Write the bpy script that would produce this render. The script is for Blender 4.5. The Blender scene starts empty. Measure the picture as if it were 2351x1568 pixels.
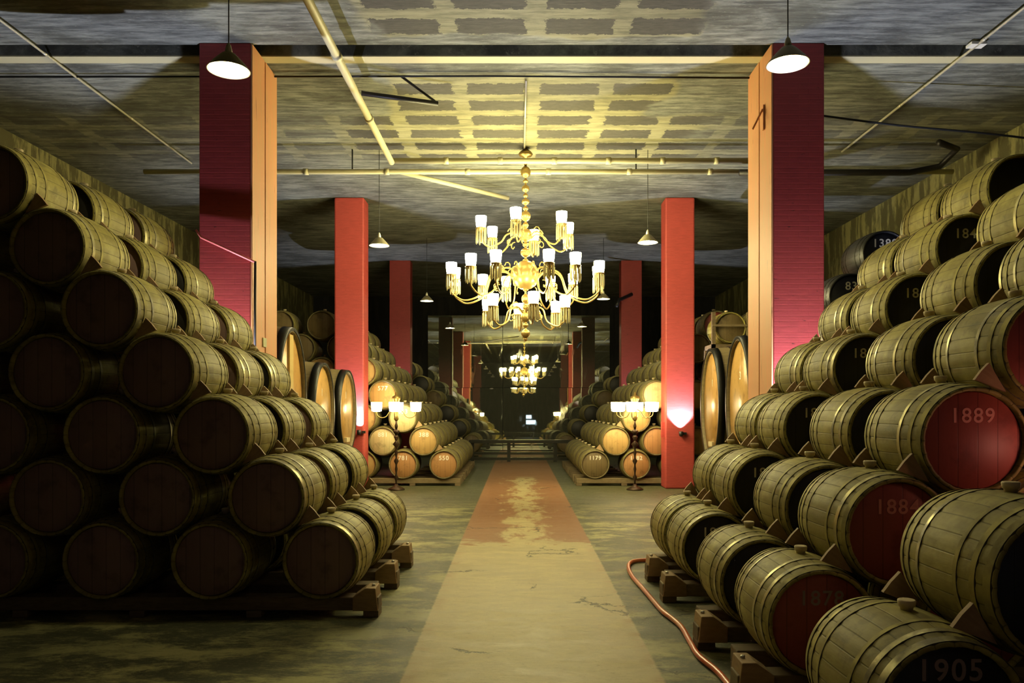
import bpy, bmesh, math, random
from mathutils import Vector, Matrix
random.seed(7)
PI = math.pi
sc = bpy.context.scene
COL = sc.collection

# ---------------------------------------------------------------- camera, world, exposure
F = 1750.0            # focal length in pixels of the 2351 px wide frame
VX, VY, H = 1190.0, 936.0, 1.65
cd = bpy.data.cameras.new('camera'); cam = bpy.data.objects.new('camera', cd); COL.objects.link(cam)
cd.sensor_fit = 'HORIZONTAL'; cd.sensor_width = 36.0; cd.lens = F / 2351 * 36
cd.shift_x = -(VX - 2351 / 2) / 2351
cd.shift_y = (VY - 1568 / 2) / 2351
cd.clip_start = 0.05; cd.clip_end = 200
cam.location = (0, 0, H); cam.rotation_euler = (PI / 2, 0, 0)
sc.camera = cam
w = bpy.data.worlds.new('world'); sc.world = w; w.use_nodes = True
w.node_tree.nodes['Background'].inputs[0].default_value = (0.42, 0.32, 0.42, 1)
w.node_tree.nodes['Background'].inputs[1].default_value = 0.012
sc.view_settings.view_transform = 'Standard'; sc.view_settings.look = 'None'
sc.view_settings.gamma = 1; sc.view_settings.use_curve_mapping = False
sc.view_settings.exposure = 0.45
sc.cycles.max_bounces = 6; sc.cycles.diffuse_bounces = 2; sc.cycles.glossy_bounces = 3
sc.cycles.use_adaptive_sampling = True; sc.cycles.adaptive_threshold = 0.09
sc.cycles.caustics_reflective = False; sc.cycles.caustics_refractive = False
sc.cycles.sample_clamp_indirect = 6
SHADE_E = 88.0       # chandelier glass
PEND_E = 760.0       # pendant bulbs
FLOOR_LAMP_E = 20.0
UP_W = 130.0         # column uplights, watts

# ---------------------------------------------------------------- node helpers
def mat(name, col=(.5, .5, .5), rough=.7, metal=0.0, spec=None):
    m = bpy.data.materials.new(name); m.use_nodes = True
    b = m.node_tree.nodes['Principled BSDF']
    b.inputs['Base Color'].default_value = (*col, 1)
    b.inputs['Roughness'].default_value = rough
    b.inputs['Metallic'].default_value = metal
    if spec is not None: b.inputs['Specular IOR Level'].default_value = spec
    return m
class G:
    def __init__(s, m): s.m = m; s.t = m.node_tree; s.b = s.t.nodes['Principled BSDF']
    def n(s, typ, **kw):
        x = s.t.nodes.new(typ)
        for k, v in kw.items(): setattr(x, k, v)
        return x
    def l(s, a, b): s.t.links.new(a, b)
    def set(s, sock, v):
        if hasattr(v, 'is_linked') or isinstance(v, bpy.types.NodeSocket): s.l(v, sock)
        else: sock.default_value = v
    def coord(s, which='Object', scale=(1, 1, 1), loc=(0, 0, 0)):
        t = s.n('ShaderNodeTexCoord'); mp = s.n('ShaderNodeMapping')
        s.l(t.outputs[which], mp.inputs[0]); mp.inputs['Scale'].default_value = scale; mp.inputs['Location'].default_value = loc
        return mp.outputs[0]
    def noise(s, vec, scale=5, detail=4, rough=.55, dist=0):
        x = s.n('ShaderNodeTexNoise'); s.l(vec, x.inputs['Vector']); x.inputs['Scale'].default_value = scale
        x.inputs['Detail'].default_value = detail; x.inputs['Roughness'].default_value = rough; x.inputs['Distortion'].default_value = dist
        return x.outputs['Fac']
    def math(s, op, a, b=None, c=None, clamp=False):
        x = s.n('ShaderNodeMath', operation=op); x.use_clamp = clamp
        s.set(x.inputs[0], a)
        if b is not None: s.set(x.inputs[1], b)
        if c is not None: s.set(x.inputs[2], c)
        return x.outputs[0]
    def vmath(s, op, a, b):
        x = s.n('ShaderNodeVectorMath', operation=op); s.set(x.inputs[0], a); s.set(x.inputs[1], b); return x.outputs[0]
    def ramp(s, fac, stops, interp='LINEAR'):
        x = s.n('ShaderNodeValToRGB'); s.l(fac, x.inputs[0]); cr = x.color_ramp; cr.interpolation = interp
        while len(cr.elements) < len(stops): cr.elements.new(.5)
        for e, (p, c) in zip(cr.elements, stops):
            e.position = p; e.color = (*c, 1) if len(c) == 3 else c
        return x.outputs[0]
    def step(s, v, a, b):
        x = s.n('ShaderNodeMapRange'); x.interpolation_type = 'SMOOTHSTEP'; s.set(x.inputs[0], v)
        x.inputs[1].default_value = a; x.inputs[2].default_value = b; return x.outputs[0]
    def mix(s, fac, a, b, typ='MIX'):
        x = s.n('ShaderNodeMix', data_type='RGBA', blend_type=typ)
        s.set(x.inputs[0], fac)
        for i, v in ((6, a), (7, b)):
            s.set(x.inputs[i], (*v, 1) if isinstance(v, tuple) and len(v) == 3 else v)
        return x.outputs[2]
    def sep(s, v):
        x = s.n('ShaderNodeSeparateXYZ'); s.l(v, x.inputs[0]); return x.outputs
    def comb(s, x_, y_, z_):
        x = s.n('ShaderNodeCombineXYZ'); s.set(x.inputs[0], x_); s.set(x.inputs[1], y_); s.set(x.inputs[2], z_); return x.outputs[0]
    def base(s, c): s.l(c, s.b.inputs['Base Color'])
    def bump(s, h, strength=.3, dist=.01):
        x = s.n('ShaderNodeBump'); x.inputs['Strength'].default_value = strength; x.inputs['Distance'].default_value = dist
        s.l(h, x.inputs['Height']); s.l(x.outputs[0], s.b.inputs['Normal'])

def wood(name, c1, c2, rough=.6, grain=(1, 1, 12), bump=.2, scale=3):
    m = mat(name, c1, rough); g = G(m)
    v = g.coord('Object', grain)
    n1 = g.noise(v, scale, 6, .6, .6); oi = g.n('ShaderNodeObjectInfo')
    f = g.math('MULTIPLY_ADD', oi.outputs['Random'], .35, g.math('MULTIPLY', n1, .9), clamp=True)
    g.base(g.ramp(f, [(.25, c1), (.85, c2)])); g.bump(n1, bump, .004)
    return m

# barrel stave wood: axis is local Y
def stave_wood(name, dark, light, dust, rough=.62):
    m = mat(name, light, rough); g = G(m)
    tc = g.n('ShaderNodeTexCoord'); oi = g.n('ShaderNodeObjectInfo'); p = g.sep(tc.outputs['Object'])
    z = g.math('SUBTRACT', p[2], .328)
    ang = g.math('ARCTAN2', p[0], z)
    st = g.math('FLOOR', g.math('MULTIPLY', g.math('ADD', ang, PI), 24 / (2 * PI)))
    wn = g.n('ShaderNodeTexWhiteNoise', noise_dimensions='2D')
    g.l(g.comb(st, oi.outputs['Random'], 0.0), wn.inputs['Vector'])
    fr = g.math('FRACT', g.math('MULTIPLY', g.math('ADD', ang, PI), 24 / (2 * PI)))
    gap = g.math('ADD', g.step(fr, .06, .0), g.step(fr, .94, 1.0), clamp=True)
    off = g.vmath('ADD', tc.outputs['Object'], g.comb(g.math('MULTIPLY', oi.outputs['Random'], 31.0), 0.0, 0.0))
    gr = g.noise(g.vmath('MULTIPLY', off, (9.0, 1.6, 9.0)), 4, 5, .65, .4)
    big = g.noise(off, 3.2, 4, .6)
    f = g.math('ADD', g.math('MULTIPLY', gr, .55), g.math('MULTIPLY', wn.outputs['Value'], .28), clamp=True)
    c = g.mix(f, dark, light)
    c = g.mix(g.step(big, .42, .68), c, g.mix(.65, c, dust))
    c = g.mix(g.math('MULTIPLY', g.step(g.noise(off, 5, 7, .7, .4), .52, .64), .6), c, g.mix(.75, c, tuple(x * .6 for x in dark)))
    c = g.mix(g.math('MULTIPLY', gap, .5), c, (dark[0] * .35, dark[1] * .35, dark[2] * .35))
    g.base(c)
    g.bump(g.math('SUBTRACT', gr, g.math('MULTIPLY', gap, 1.5)), .35, .003)
    return m
def head_paint(name, col, col2, rough=.5, planks=.11, wear=.3):
    m = mat(name, col, rough); g = G(m)
    tc = g.n('ShaderNodeTexCoord'); oi = g.n('ShaderNodeObjectInfo'); p = g.sep(tc.outputs['Object'])
    off = g.vmath('ADD', tc.outputs['Object'], g.comb(g.math('MULTIPLY', oi.outputs['Random'], 17.0), 0.0, 0.0))
    xx = g.math('DIVIDE', g.math('ADD', p[0], 5.03), planks)
    fr = g.math('FRACT', xx); gap = g.math('ADD', g.step(fr, .035, .0), g.step(fr, .965, 1.0), clamp=True)
    wn = g.n('ShaderNodeTexWhiteNoise', noise_dimensions='2D'); g.l(g.comb(g.math('FLOOR', xx), oi.outputs['Random'], 0.0), wn.inputs['Vector'])
    gr = g.noise(g.vmath('MULTIPLY', off, (12.0, 12.0, 1.2)), 4, 5, .6, .3)
    blot = g.noise(off, 6, 4, .6)
    f = g.math('ADD', g.math('MULTIPLY', gr, wear + .25), g.math('MULTIPLY', wn.outputs['Value'], wear), clamp=True)
    c = g.mix(f, col, col2)
    c = g.mix(g.step(blot, .52, .7), c, g.mix(.5, c, tuple(x * .45 for x in col)))
    c = g.mix(g.math('MULTIPLY', gap, .7), c, tuple(x * .2 for x in col))
    g.base(c); g.bump(g.math('SUBTRACT', gr, gap), .2, .003)
    return m
def emit(name, col, s):
    m = bpy.data.materials.new(name); m.use_nodes = True; t = m.node_tree; t.nodes.clear()
    e = t.nodes.new('ShaderNodeEmission'); o = t.nodes.new('ShaderNodeOutputMaterial')
    e.inputs[0].default_value = (*col, 1); e.inputs[1].default_value = s; t.links.new(e.outputs[0], o.inputs[0]); return m

M = {}
M['stave'] = stave_wood('barrel_staves', (.15, .125, .026), (.42, .36, .075), (.54, .48, .13))
M['stave_black'] = stave_wood('black_staves', (.006, .006, .008), (.02, .02, .024), (.03, .03, .03), .4)
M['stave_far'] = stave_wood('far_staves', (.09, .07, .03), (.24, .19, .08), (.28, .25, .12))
def hoop_mat(name, c1, c2, metal, r):
    m = mat(name, c1, r, metal); g = G(m); v = g.coord(); oi = g.n('ShaderNodeObjectInfo')
    off = g.vmath('ADD', v, g.comb(oi.outputs['Random'], 0.0, 0.0)); n = g.noise(off, 9, 5, .65)
    g.base(g.mix(g.step(n, .35, .7), c1, c2)); g.l(g.math('MULTIPLY_ADD', n, .5, r - .2), g.b.inputs['Roughness'])
    g.l(g.math('MULTIPLY', g.step(n, .62, .4), metal), g.b.inputs['Metallic']); return m
M['hoop'] = hoop_mat('galvanised_hoop', (.50, .46, .24), (.22, .19, .08), .9, .42)
M['hoop_dull'] = hoop_mat('rusty_hoop', (.42, .37, .10), (.24, .20, .05), .35, .6)
M['hoop_edge'] = mat('hoop_edge_shade_line', (.045, .038, .016), .8)  # near-black edge faces paint in the shadow lines along each hoop
M['head_brown'] = head_paint('brown_head', (.23, .14, .12), (.36, .23, .19), .6)
M['head_black'] = head_paint('black_head', (.008, .007, .006), (.022, .02, .014), .5)
M['head_navy'] = head_paint('blue_black_head', (.006, .006, .012), (.012, .012, .022), .45)
M['head_red'] = head_paint('red_head', (.30, .055, .04), (.40, .085, .06), .5, wear=.25)
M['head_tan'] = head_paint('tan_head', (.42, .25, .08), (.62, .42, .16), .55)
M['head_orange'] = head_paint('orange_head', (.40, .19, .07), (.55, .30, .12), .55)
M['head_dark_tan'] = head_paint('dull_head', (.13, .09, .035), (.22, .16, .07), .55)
M['head_pale'] = head_paint('pale_head', (.50, .42, .2), (.68, .58, .3), .55)
M['vat_head'] = head_paint('varnished_vat_head', (.42, .19, .06), (.66, .42, .14), .3, .16, .4)
M['vat_body'] = wood('vat_staves', (.12, .09, .04), (.26, .20, .09), .6, (1, 8, 8))
M['vat_hoop'] = mat('black_hoop', (.012, .012, .01), .4, .3)
M['bright_metal'] = mat('bright_galvanised', (.65, .63, .55), .3, .9)
M['timber'] = wood('rough_timber', (.10, .065, .035), (.24, .18, .09), .75, (3, 3, 14))
M['wedge'] = wood('wedge_wood', (.28, .17, .08), (.46, .31, .15), .7, (4, 4, 14))
M['bung'] = wood('bung_wood', (.55, .44, .24), (.75, .63, .38), .6, (6, 6, 6))
M['white'] = mat('white_lettering', (.92, .88, .76), .6)
M['dim_white'] = mat('faded_lettering', (.30, .22, .2), .7)
M['red_white'] = mat('pale_red_lettering', (.75, .30, .24), .6)
M['red'] = None
M['brass'] = mat('aged_brass', (.36, .25, .085), .38, .8)
M['brass_dark'] = mat('dark_bronze', (.06, .035, .02), .4, .6)
M['shade'] = emit('lit_glass_shade', (1, .88, .42), SHADE_E)
M['lamp_shade'] = emit('lit_glass_lamp', (1, .82, .42), FLOOR_LAMP_E)
M['bulb'] = emit('pendant_bulb', (1, .88, .5), PEND_E)
M['bulb_dim'] = emit('distant_lamp_glow', (1, .72, .66), 125)
M['enamel'] = mat('white_enamel', (.85, .82, .7), .45)
M['shade_out'] = mat('grey_green_enamel', (.30, .27, .17), .4)
M['steel_pipe'] = mat('painted_pipe', (.52, .48, .30), .5)
M['black_pipe'] = mat('black_pipe', (.012, .01, .01), .5)
M['pink_pipe'] = mat('red_painted_conduit', (.62, .14, .12), .5)
M['cable'] = mat('black_cable', (.01, .01, .01), .6)
M['conduit'] = mat('galvanised_conduit', (.60, .56, .42), .4, .4)
M['crystal'] = mat('crystal_drops', (.42, .37, .22), .1, 0, .9)
cg = G(M['crystal']); cg.b.inputs['Subsurface Weight'].default_value = .0
cg.b.inputs['Emission Color'].default_value = (1, .8, .35, 1); cg.b.inputs['Emission Strength'].default_value = 0

def painted(name, c, dark, brick=True, rough=.5):
    m = mat(name, c, rough); g = G(m); v = g.coord()
    n = g.noise(g.vmath('MULTIPLY', v, (1.0, 1.0, 6.0)), 5, 6, .7)
    col = g.mix(g.step(n, .3, .75), c, tuple(x * .78 for x in c))
    chips = g.noise(g.vmath('MULTIPLY', v, (2.0, 2.0, 11.0)), 3, 4, .6)
    col = g.mix(g.step(chips, .67, .70), col, dark)
    g.base(col)
    if brick:
        b = g.n('ShaderNodeTexBrick'); p = g.sep(v); g.l(g.comb(g.math('ADD', p[0], p[1]), p[2], 0.0), b.inputs['Vector'])
        b.inputs['Scale'].default_value = 1; b.inputs['Brick Width'].default_value = .24; b.inputs['Row Height'].default_value = .062
        b.inputs['Mortar Size'].default_value = .006; b.inputs['Mortar Smooth'].default_value = .4
        g.bump(g.math('SUBTRACT', g.math('MULTIPLY', n, .6), b.outputs['Fac']), .18, .005)
    else: g.bump(n, .2, .006)
    return m
M['red'] = painted('red_painted_brick', (.36, .043, .043), (.04, .01, .008))
M['red_smooth'] = painted('red_painted_render', (.52, .075, .065), (.3, .05, .03), False, .55)
def salmon():
    m = mat('salmon_boarding', (.62, .26, .12), .55); g = G(m); v = g.coord()
    n = g.noise(g.vmath('MULTIPLY', v, (14.0, 14.0, .9)), 3, 5, .6, .4)
    c = g.mix(g.step(n, .3, .7), (.66, .27, .12), (.58, .30, .13))
    cr = g.noise(g.vmath('MULTIPLY', v, (20.0, 20.0, .7)), 2, 3, .5, .8)
    c = g.mix(g.step(cr, .70, .72), c, (.16, .06, .03)); g.base(c); g.bump(n, .25, .004); return m
M['salmon'] = salmon()

# ---------------------------------------------------------------- mesh helpers
class MB:
    def __init__(s): s.v = []; s.f = []; s.sm = []; s.mi = []
    def add(s, vs, fs, smooth=False, mi=0):
        o = len(s.v); s.v += [tuple(x) for x in vs]
        for f in fs: s.f.append([i + o for i in f]); s.sm.append(smooth); s.mi.append(mi)
        return s
    def box(s, a, b, mi=0, mtx=None):
        x0, y0, z0 = a; x1, y1, z1 = b
        vs = [Vector(p) for p in ((x0,y0,z0),(x1,y0,z0),(x1,y1,z0),(x0,y1,z0),(x0,y0,z1),(x1,y0,z1),(x1,y1,z1),(x0,y1,z1))]
        if mtx: vs = [mtx @ p for p in vs]
        return s.add(vs, [(0,3,2,1),(4,5,6,7),(0,1,5,4),(1,2,6,5),(2,3,7,6),(3,0,4,7)], False, mi)
    def lathe(s, prof, seg=24, axis='Z', loc=(0,0,0), rad=None, smooth=True, sx=1, sy=1, caps=True, mi=0):
        vs = []; fs = []
        for (r, h) in prof:
            for k in range(seg):
                a = 2 * PI * k / seg; rr = r * (rad(k) if rad else 1)
                c, d = rr * math.cos(a) * sx, rr * math.sin(a) * sy
                p = {'Z': (c, d, h), 'Y': (c, h, d), 'X': (h, c, d)}[axis]
                vs.append((p[0] + loc[0], p[1] + loc[1], p[2] + loc[2]))
        n = len(prof)
        for i in range(n - 1):
            for k in range(seg):
                a, b = i * seg + k, i * seg + (k + 1) % seg
                q = (a, b, b + seg, a + seg)
                fs.append(q if axis != 'Y' else q[::-1])
        s.add(vs, fs, smooth, mi)
        if caps:
            if prof[0][0] > 1e-6: s.f.append([len(s.v) - n * seg + k for k in range(seg)][::-1]); s.sm.append(False); s.mi.append(mi)
            if prof[-1][0] > 1e-6: s.f.append([len(s.v) - seg + k for k in range(seg)]); s.sm.append(False); s.mi.append(mi)
        return s
    def tube(s, pts, r, seg=10, caps=True, mi=0):
        pts = [Vector(p) for p in pts]; vs = []; fs = []; up = None
        for i, p in enumerate(pts):
            t = (pts[min(i + 1, len(pts) - 1)] - pts[max(i - 1, 0)]).normalized()
            if up is None: up = t.orthogonal().normalized()
            up = (up - t * up.dot(t)).normalized(); q = t.cross(up)
            rr = r[i] if isinstance(r, (list, tuple)) else r
            for k in range(seg):
                a = 2 * PI * k / seg; vs.append(p + up * (math.cos(a) * rr) + q * (math.sin(a) * rr))
        for i in range(len(pts) - 1):
            for k in range(seg):
                a, b = i * seg + k, i * seg + (k + 1) % seg; fs.append((a, b, b + seg, a + seg))
        if caps: fs.append(list(range(seg))[::-1]); fs.append([(len(pts) - 1) * seg + k for k in range(seg)])
        return s.add(vs, fs, True, mi)
    def mesh(s, name, mats):
        me = bpy.data.meshes.new(name); me.from_pydata(s.v, [], s.f)
        me.polygons.foreach_set('use_smooth', s.sm); me.polygons.foreach_set('material_index', s.mi)
        for m in (mats if isinstance(mats, (list, tuple)) else [mats]): me.materials.append(m)
        bm = bmesh.new(); bm.from_mesh(me); bmesh.ops.recalc_face_normals(bm, faces=bm.faces); bm.to_mesh(me); bm.free()
        me.update(); return me
def link(name, me, parent=None, loc=(0, 0, 0), rot=(0, 0, 0)):
    o = bpy.data.objects.new(name, me); COL.objects.link(o); o.location = loc; o.rotation_euler = rot
    if parent: o.parent = parent
    return o
def tag(o, label=None, cat=None, group=None, kind=None):
    for k, v in (('label', label), ('category', cat), ('group', group), ('kind', kind)):
        if v: o[k] = v
    return o
def bevel(o, w_=.01, seg=2):
    b = o.modifiers.new('bevel', 'BEVEL'); b.width = w_; b.segments = seg; b.limit_method = 'ANGLE'; return o
def bez(p0, p1, p2, p3, n=12):
    out = []
    for i in range(n + 1):
        t = i / n; u = 1 - t
        out.append(tuple(u**3*a + 3*u*u*t*b + 3*u*t*t*c + t**3*d for a, b, c, d in zip(p0, p1, p2, p3)))
    return out
def catmull(P, n=8):
    P = [Vector(p) for p in P]; Q = [P[0]] + P + [P[-1]]; out = []
    for i in range(1, len(Q) - 2):
        for k in range(n):
            t = k / n; a, b, c, d = Q[i-1], Q[i], Q[i+1], Q[i+2]
            out.append(.5 * ((2*b) + (c-a)*t + (2*a-5*b+4*c-d)*t*t + (3*b-a-3*c+d)*t**3))
    out.append(P[-1]); return out
TEXT = {}
def text_mesh(s_, size, m):
    key = (s_, size, m.name)
    if key in TEXT: return TEXT[key]
    cu = bpy.data.curves.new('lettering', 'FONT'); cu.body = s_; cu.size = size; cu.extrude = .0012; cu.align_x = 'CENTER'; cu.align_y = 'CENTER'
    cu.space_character = 1.12; cu.resolution_u = 4; cu.offset = size * .012
    o = bpy.data.objects.new('lettering', cu); COL.objects.link(o)
    bpy.context.view_layer.update()
    me = bpy.data.meshes.new_from_object(o.evaluated_get(bpy.context.evaluated_depsgraph_get()))
    bpy.data.objects.remove(o); bpy.data.curves.remove(cu)
    me.materials.clear(); me.materials.append(m); me.name = 'number_marking'; TEXT[key] = me
    return me

# ---------------------------------------------------------------- the room
ZC = 5.93
XL, XR = -7.9, 7.6
YB, YF = -14.0, 29.45
def floor_mat():
    m = mat('worn_concrete_floor', (.2, .19, .1), .6); g = G(m); v = g.coord(); p = g.sep(v)
    edge = g.math('MULTIPLY', g.math('SUBTRACT', g.noise(v, 14, 3), .5), .035)
    x = g.math('ADD', p[0], edge)
    strip = g.math('MULTIPLY', g.step(x, -.722, -.70), g.step(x, .895, .87))
    st = g.noise(g.vmath('MULTIPLY', v, (1.0, 2.6, 1.0)), 2.2, 9, .68, .3)
    fine = g.noise(g.vmath('MULTIPLY', v, (1.0, 2.2, 1.0)), 13, 7, .7)
    bigm = g.noise(v, .55, 4, .5)
    grit = g.noise(g.vmath('MULTIPLY', v, (1.0, 1.9, 1.0)), 46, 5, .75)
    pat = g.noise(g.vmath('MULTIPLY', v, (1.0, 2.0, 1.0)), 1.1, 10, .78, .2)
    conc = g.mix(g.math('MULTIPLY', g.step(pat, .45, .60), g.step(g.math('ADD', p[1], g.math('MULTIPLY', pat, 3.0)), 15.6, 13.2)), (.085, .088, .04), (.47, .445, .18))  # pale patches end past mid-hall, painting in the weaker light there
    conc = g.mix(g.step(bigm, .62, .40), conc, g.mix(.55, conc, (.07, .075, .04)))
    conc = g.mix(g.math('MULTIPLY', g.step(fine, .54, .66), .5), conc, (.36, .34, .17))
    conc = g.mix(g.math('MULTIPLY', g.step(grit, .56, .68), .45), conc, (.05, .05, .02))
    conc = g.mix(g.math('MULTIPLY', g.step(grit, .44, .34), .35), conc, (.50, .47, .25))
    tan = g.mix(g.step(st, .3, .7), (.46, .38, .185), (.62, .53, .27))
    tan = g.mix(g.math('MULTIPLY', g.step(fine, .56, .66), .5), tan, (.28, .21, .10))
    tan = g.mix(g.math('MULTIPLY', g.step(grit, .57, .70), .55), tan, (.16, .12, .055))
    tan = g.mix(g.math('MULTIPLY', g.step(pat, .5, .38), .35), tan, (.34, .27, .12))
    redp = g.mix(g.step(fine, .3, .7), (.28, .125, .052), (.36, .18, .075))
    # red paint survives beyond about nine and a half metres and wears away along the middle
    far = g.step(g.math('ADD', p[1], g.math('MULTIPLY', g.math('SUBTRACT', st, .5), 2.2)), 9.15, 9.5)
    mid = g.step(g.math('ADD', g.math('ABSOLUTE', g.math('SUBTRACT', p[0], .1)), g.math('MULTIPLY', g.math('SUBTRACT', g.noise(g.vmath('MULTIPLY', v, (2.0, .8, 1.0)), 2.2, 6, .65), .5), 1.7)), .02, .34)
    wear = g.math('MAXIMUM', mid, g.step(p[1], 17.5, 18.5))
    redp = g.mix(g.math('MULTIPLY', g.step(grit, .55, .68), .5), redp, (.16, .055, .03))
    worn = g.step(pat, .36, .42)
    st_c = g.mix(g.math('MULTIPLY', far, wear), tan, redp)
    nearred = g.math('MULTIPLY', g.step(g.math('ABSOLUTE', g.math('SUBTRACT', p[0], .09)), .66, .78), g.step(st, .46, .6))
    st_c = g.mix(g.math('MULTIPLY', nearred, .5), st_c, (.36, .20, .10))
    col = g.mix(strip, conc, st_c)
    vo = g.n('ShaderNodeTexVoronoi', feature='DISTANCE_TO_EDGE'); vo.inputs['Scale'].default_value = .75
    wob = g.vmath('ADD', v, g.comb(g.math('MULTIPLY', g.noise(v, 5, 5, .7), .5), g.math('MULTIPLY', g.noise(v, 7, 4, .7), .25), 0.0))
    g.l(wob, vo.inputs['Vector'])
    cm = g.step(g.noise(v, .9, 3), .54, .60)
    crack = g.math('MULTIPLY', g.step(vo.outputs['Distance'], .012, .004), cm)
    col = g.mix(g.math('MULTIPLY', crack, .85), col, (.035, .03, .015))
    g.base(col)
    g.l(g.math('MULTIPLY_ADD', st, .4, .36), g.b.inputs['Roughness'])
    g.bump(g.math('SUBTRACT', g.math('ADD', st, g.math('MULTIPLY', fine, .5)), crack), .35, .012)
    return m
def ceil_mat():
    m = mat('flaking_ceiling', (.3, .3, .2), .85); g = G(m); v = g.coord(); p = g.sep(v)
    wob = g.math('MULTIPLY', g.math('SUBTRACT', g.noise(v, 4.5, 7, .8), .5), .30)
    wob2 = g.math('MULTIPLY', g.math('SUBTRACT', g.noise(v, 6, 6, .8, .3), .5), .22)
    b = g.n('ShaderNodeTexBrick'); b.offset = .0; b.inputs['Scale'].default_value = 1
    g.l(g.comb(g.math('ADD', g.math('ADD', p[0], wob), .79), g.math('ADD', g.math('ADD', p[1], wob2), .12), 0.0), b.inputs['Vector'])
    b.inputs['Brick Width'].default_value = .985; b.inputs['Row Height'].default_value = .56
    b.inputs['Mortar Size'].default_value = .105; b.inputs['Mortar Smooth'].default_value = .02
    streak = g.noise(g.vmath('MULTIPLY', v, (1.0, 7.0, 1.0)), 1.7, 8, .7, .25)
    fine = g.noise(g.vmath('MULTIPLY', v, (1.0, 5.0, 1.0)), 9, 6, .7)
    lines = g.math('FRACT', g.math('MULTIPLY', g.math('ADD', p[1], g.math('MULTIPLY', wob2, .08)), 7.2))
    board = g.math('MULTIPLY', g.math('ADD', g.step(lines, .07, .0), g.step(lines, .93, 1.0)), g.step(streak, .45, .6))
    plain = g.mix(g.step(streak, .34, .66), (.07, .073, .064), (.27, .28, .235))
    blot = g.noise(g.vmath('MULTIPLY', v, (.8, 1.5, 1.0)), .9, 8, .7, .3)
    plain = g.mix(g.math('MULTIPLY', g.step(blot, .46, .62), .7), plain, (.055, .055, .042))
    plain = g.mix(g.math('MULTIPLY', board, .45), plain, (.06, .055, .04))
    plain = g.mix(g.math('MULTIPLY', g.step(fine, .6, .68), .5), plain, (.38, .38, .31))
    mort = g.mix(g.step(streak, .3, .6), (.13, .125, .07), (.28, .265, .155))
    mort = g.mix(g.math('MULTIPLY', g.step(blot, .5, .66), .6), mort, (.10, .095, .055))
    mort = g.mix(g.math('MULTIPLY', board, .4), mort, (.10, .09, .05))
    dark = g.mix(g.step(fine, .3, .7), (.045, .042, .034), (.075, .07, .056))
    grid = g.mix(b.outputs['Fac'], dark, mort)
    # patches show in bays between the joints; near the joints the slab is plain
    ym = g.math('ABSOLUTE', g.math('ADD', g.math('SUBTRACT', p[1], 9.3), g.math('MULTIPLY', g.math('SUBTRACT', g.noise(v, .8, 4), .5), .5)))
    ax = g.math('ADD', g.math('ABSOLUTE', g.math('SUBTRACT', p[0], .15)), g.math('MULTIPLY', g.math('SUBTRACT', g.noise(v, 1.1, 4), .5), 1.2))
    wide = g.math('MULTIPLY', g.step(ym, .48, .56), g.step(p[1], 13.3, 12.9))
    near_col = g.math('MULTIPLY', g.step(ax, 1.75, 1.95), g.step(ym, 1.95, 1.75))
    mask = g.math('MULTIPLY', wide, g.math('SUBTRACT', 1.0, near_col))
    mask = g.math('MULTIPLY', mask, g.math('SUBTRACT', 1.0, g.math('MULTIPLY', g.step(ax, 2.4, 2.9), .55)))
    g.base(g.mix(mask, plain, grid))
    g.bump(g.math('ADD', streak, g.math('MULTIPLY', b.outputs['Fac'], g.math('MULTIPLY', mask, .8))), .5, .02)
    return m
def wall_mat(name, c1, c2, vert=True):
    m = mat(name, c1, .85); g = G(m); v = g.coord()
    n = g.noise(g.vmath('MULTIPLY', v, (3.2, 3.2, .7)), 1.3, 7, .7, .2); n2 = g.noise(v, 4, 6, .65)
    c = g.mix(g.step(n, .46, .58), c1, c2); c = g.mix(g.math('MULTIPLY', n2, .5), c, tuple(x * .6 for x in c1)); g.base(c); g.bump(n2, .4, .02); return m
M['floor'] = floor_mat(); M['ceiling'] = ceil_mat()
M['wall'] = wall_mat('damp_wall', (.10, .09, .035), (.34, .31, .13))
M['wall_dark'] = wall_mat('dark_wall', (.012, .012, .014), (.022, .022, .022))
def struct(name, mb, m, **kw):
    return tag(link(name, mb.mesh(name, m)), kind='structure', **kw)
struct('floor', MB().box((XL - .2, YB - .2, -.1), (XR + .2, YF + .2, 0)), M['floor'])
# ceiling slabs with open joints over the column rows
joints = (8.99, 15.74, 22.32)
mb = MB(); y0 = YB - .2
JW = .27
for j in joints[:1]:
    mb.box((XL - .2, y0, ZC), (XR + .2, j, ZC + .5)); y0 = j + JW
mb.box((XL - .2, y0, ZC), (XR + .2, YF + .2, ZC + .5))
mb.box((XL - .2, joints[0], ZC + .35), (XR + .2, joints[0] + JW, ZC + .5))
struct('ceiling', mb, M['ceiling'])
M['joint'] = mat('pale_joint_edge', (.55, .50, .30), .7)
struct('trim_1', MB().box((XL, joints[0] + JW, ZC - .015), (XR, joints[0] + JW + .18, ZC)), M['joint'])
struct('wall_left', MB().box((XL - .2, YB, 0), (XL, YF, ZC)), M['wall'])
struct('wall_right', MB().box((XR, YB, 0), (XR + .2, YF, ZC)), M['wall'])
struct('wall_back', MB().box((XL, YF - .05, 0), (XR, YF + .2, ZC)), M['wall_dark'])
struct('wall_front', MB().box((XL, YB - .2, 0), (XR, YB, ZC)), M['wall_dark'])
# lit doorway in the wall behind the camera, seen only as a reflection
dglow = emit('bright_doorway_glass', (.55, .75, 1), 2.5)
struct('door_1', MB().box((.15, YB, 0), (.2, YB + .06, 2.15)).box((1.3, YB, 0), (1.35, YB + .06, 2.15)).box((.15, YB, 2.15), (1.35, YB + .06, 2.22)), M['black_pipe'])
struct('window_1', MB().box((.25, YB, 1.25), (1.15, YB + .03, 1.62)).box((.25, YB, 1.78), (.75, YB + .03, 2.1)), dglow)

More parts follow.
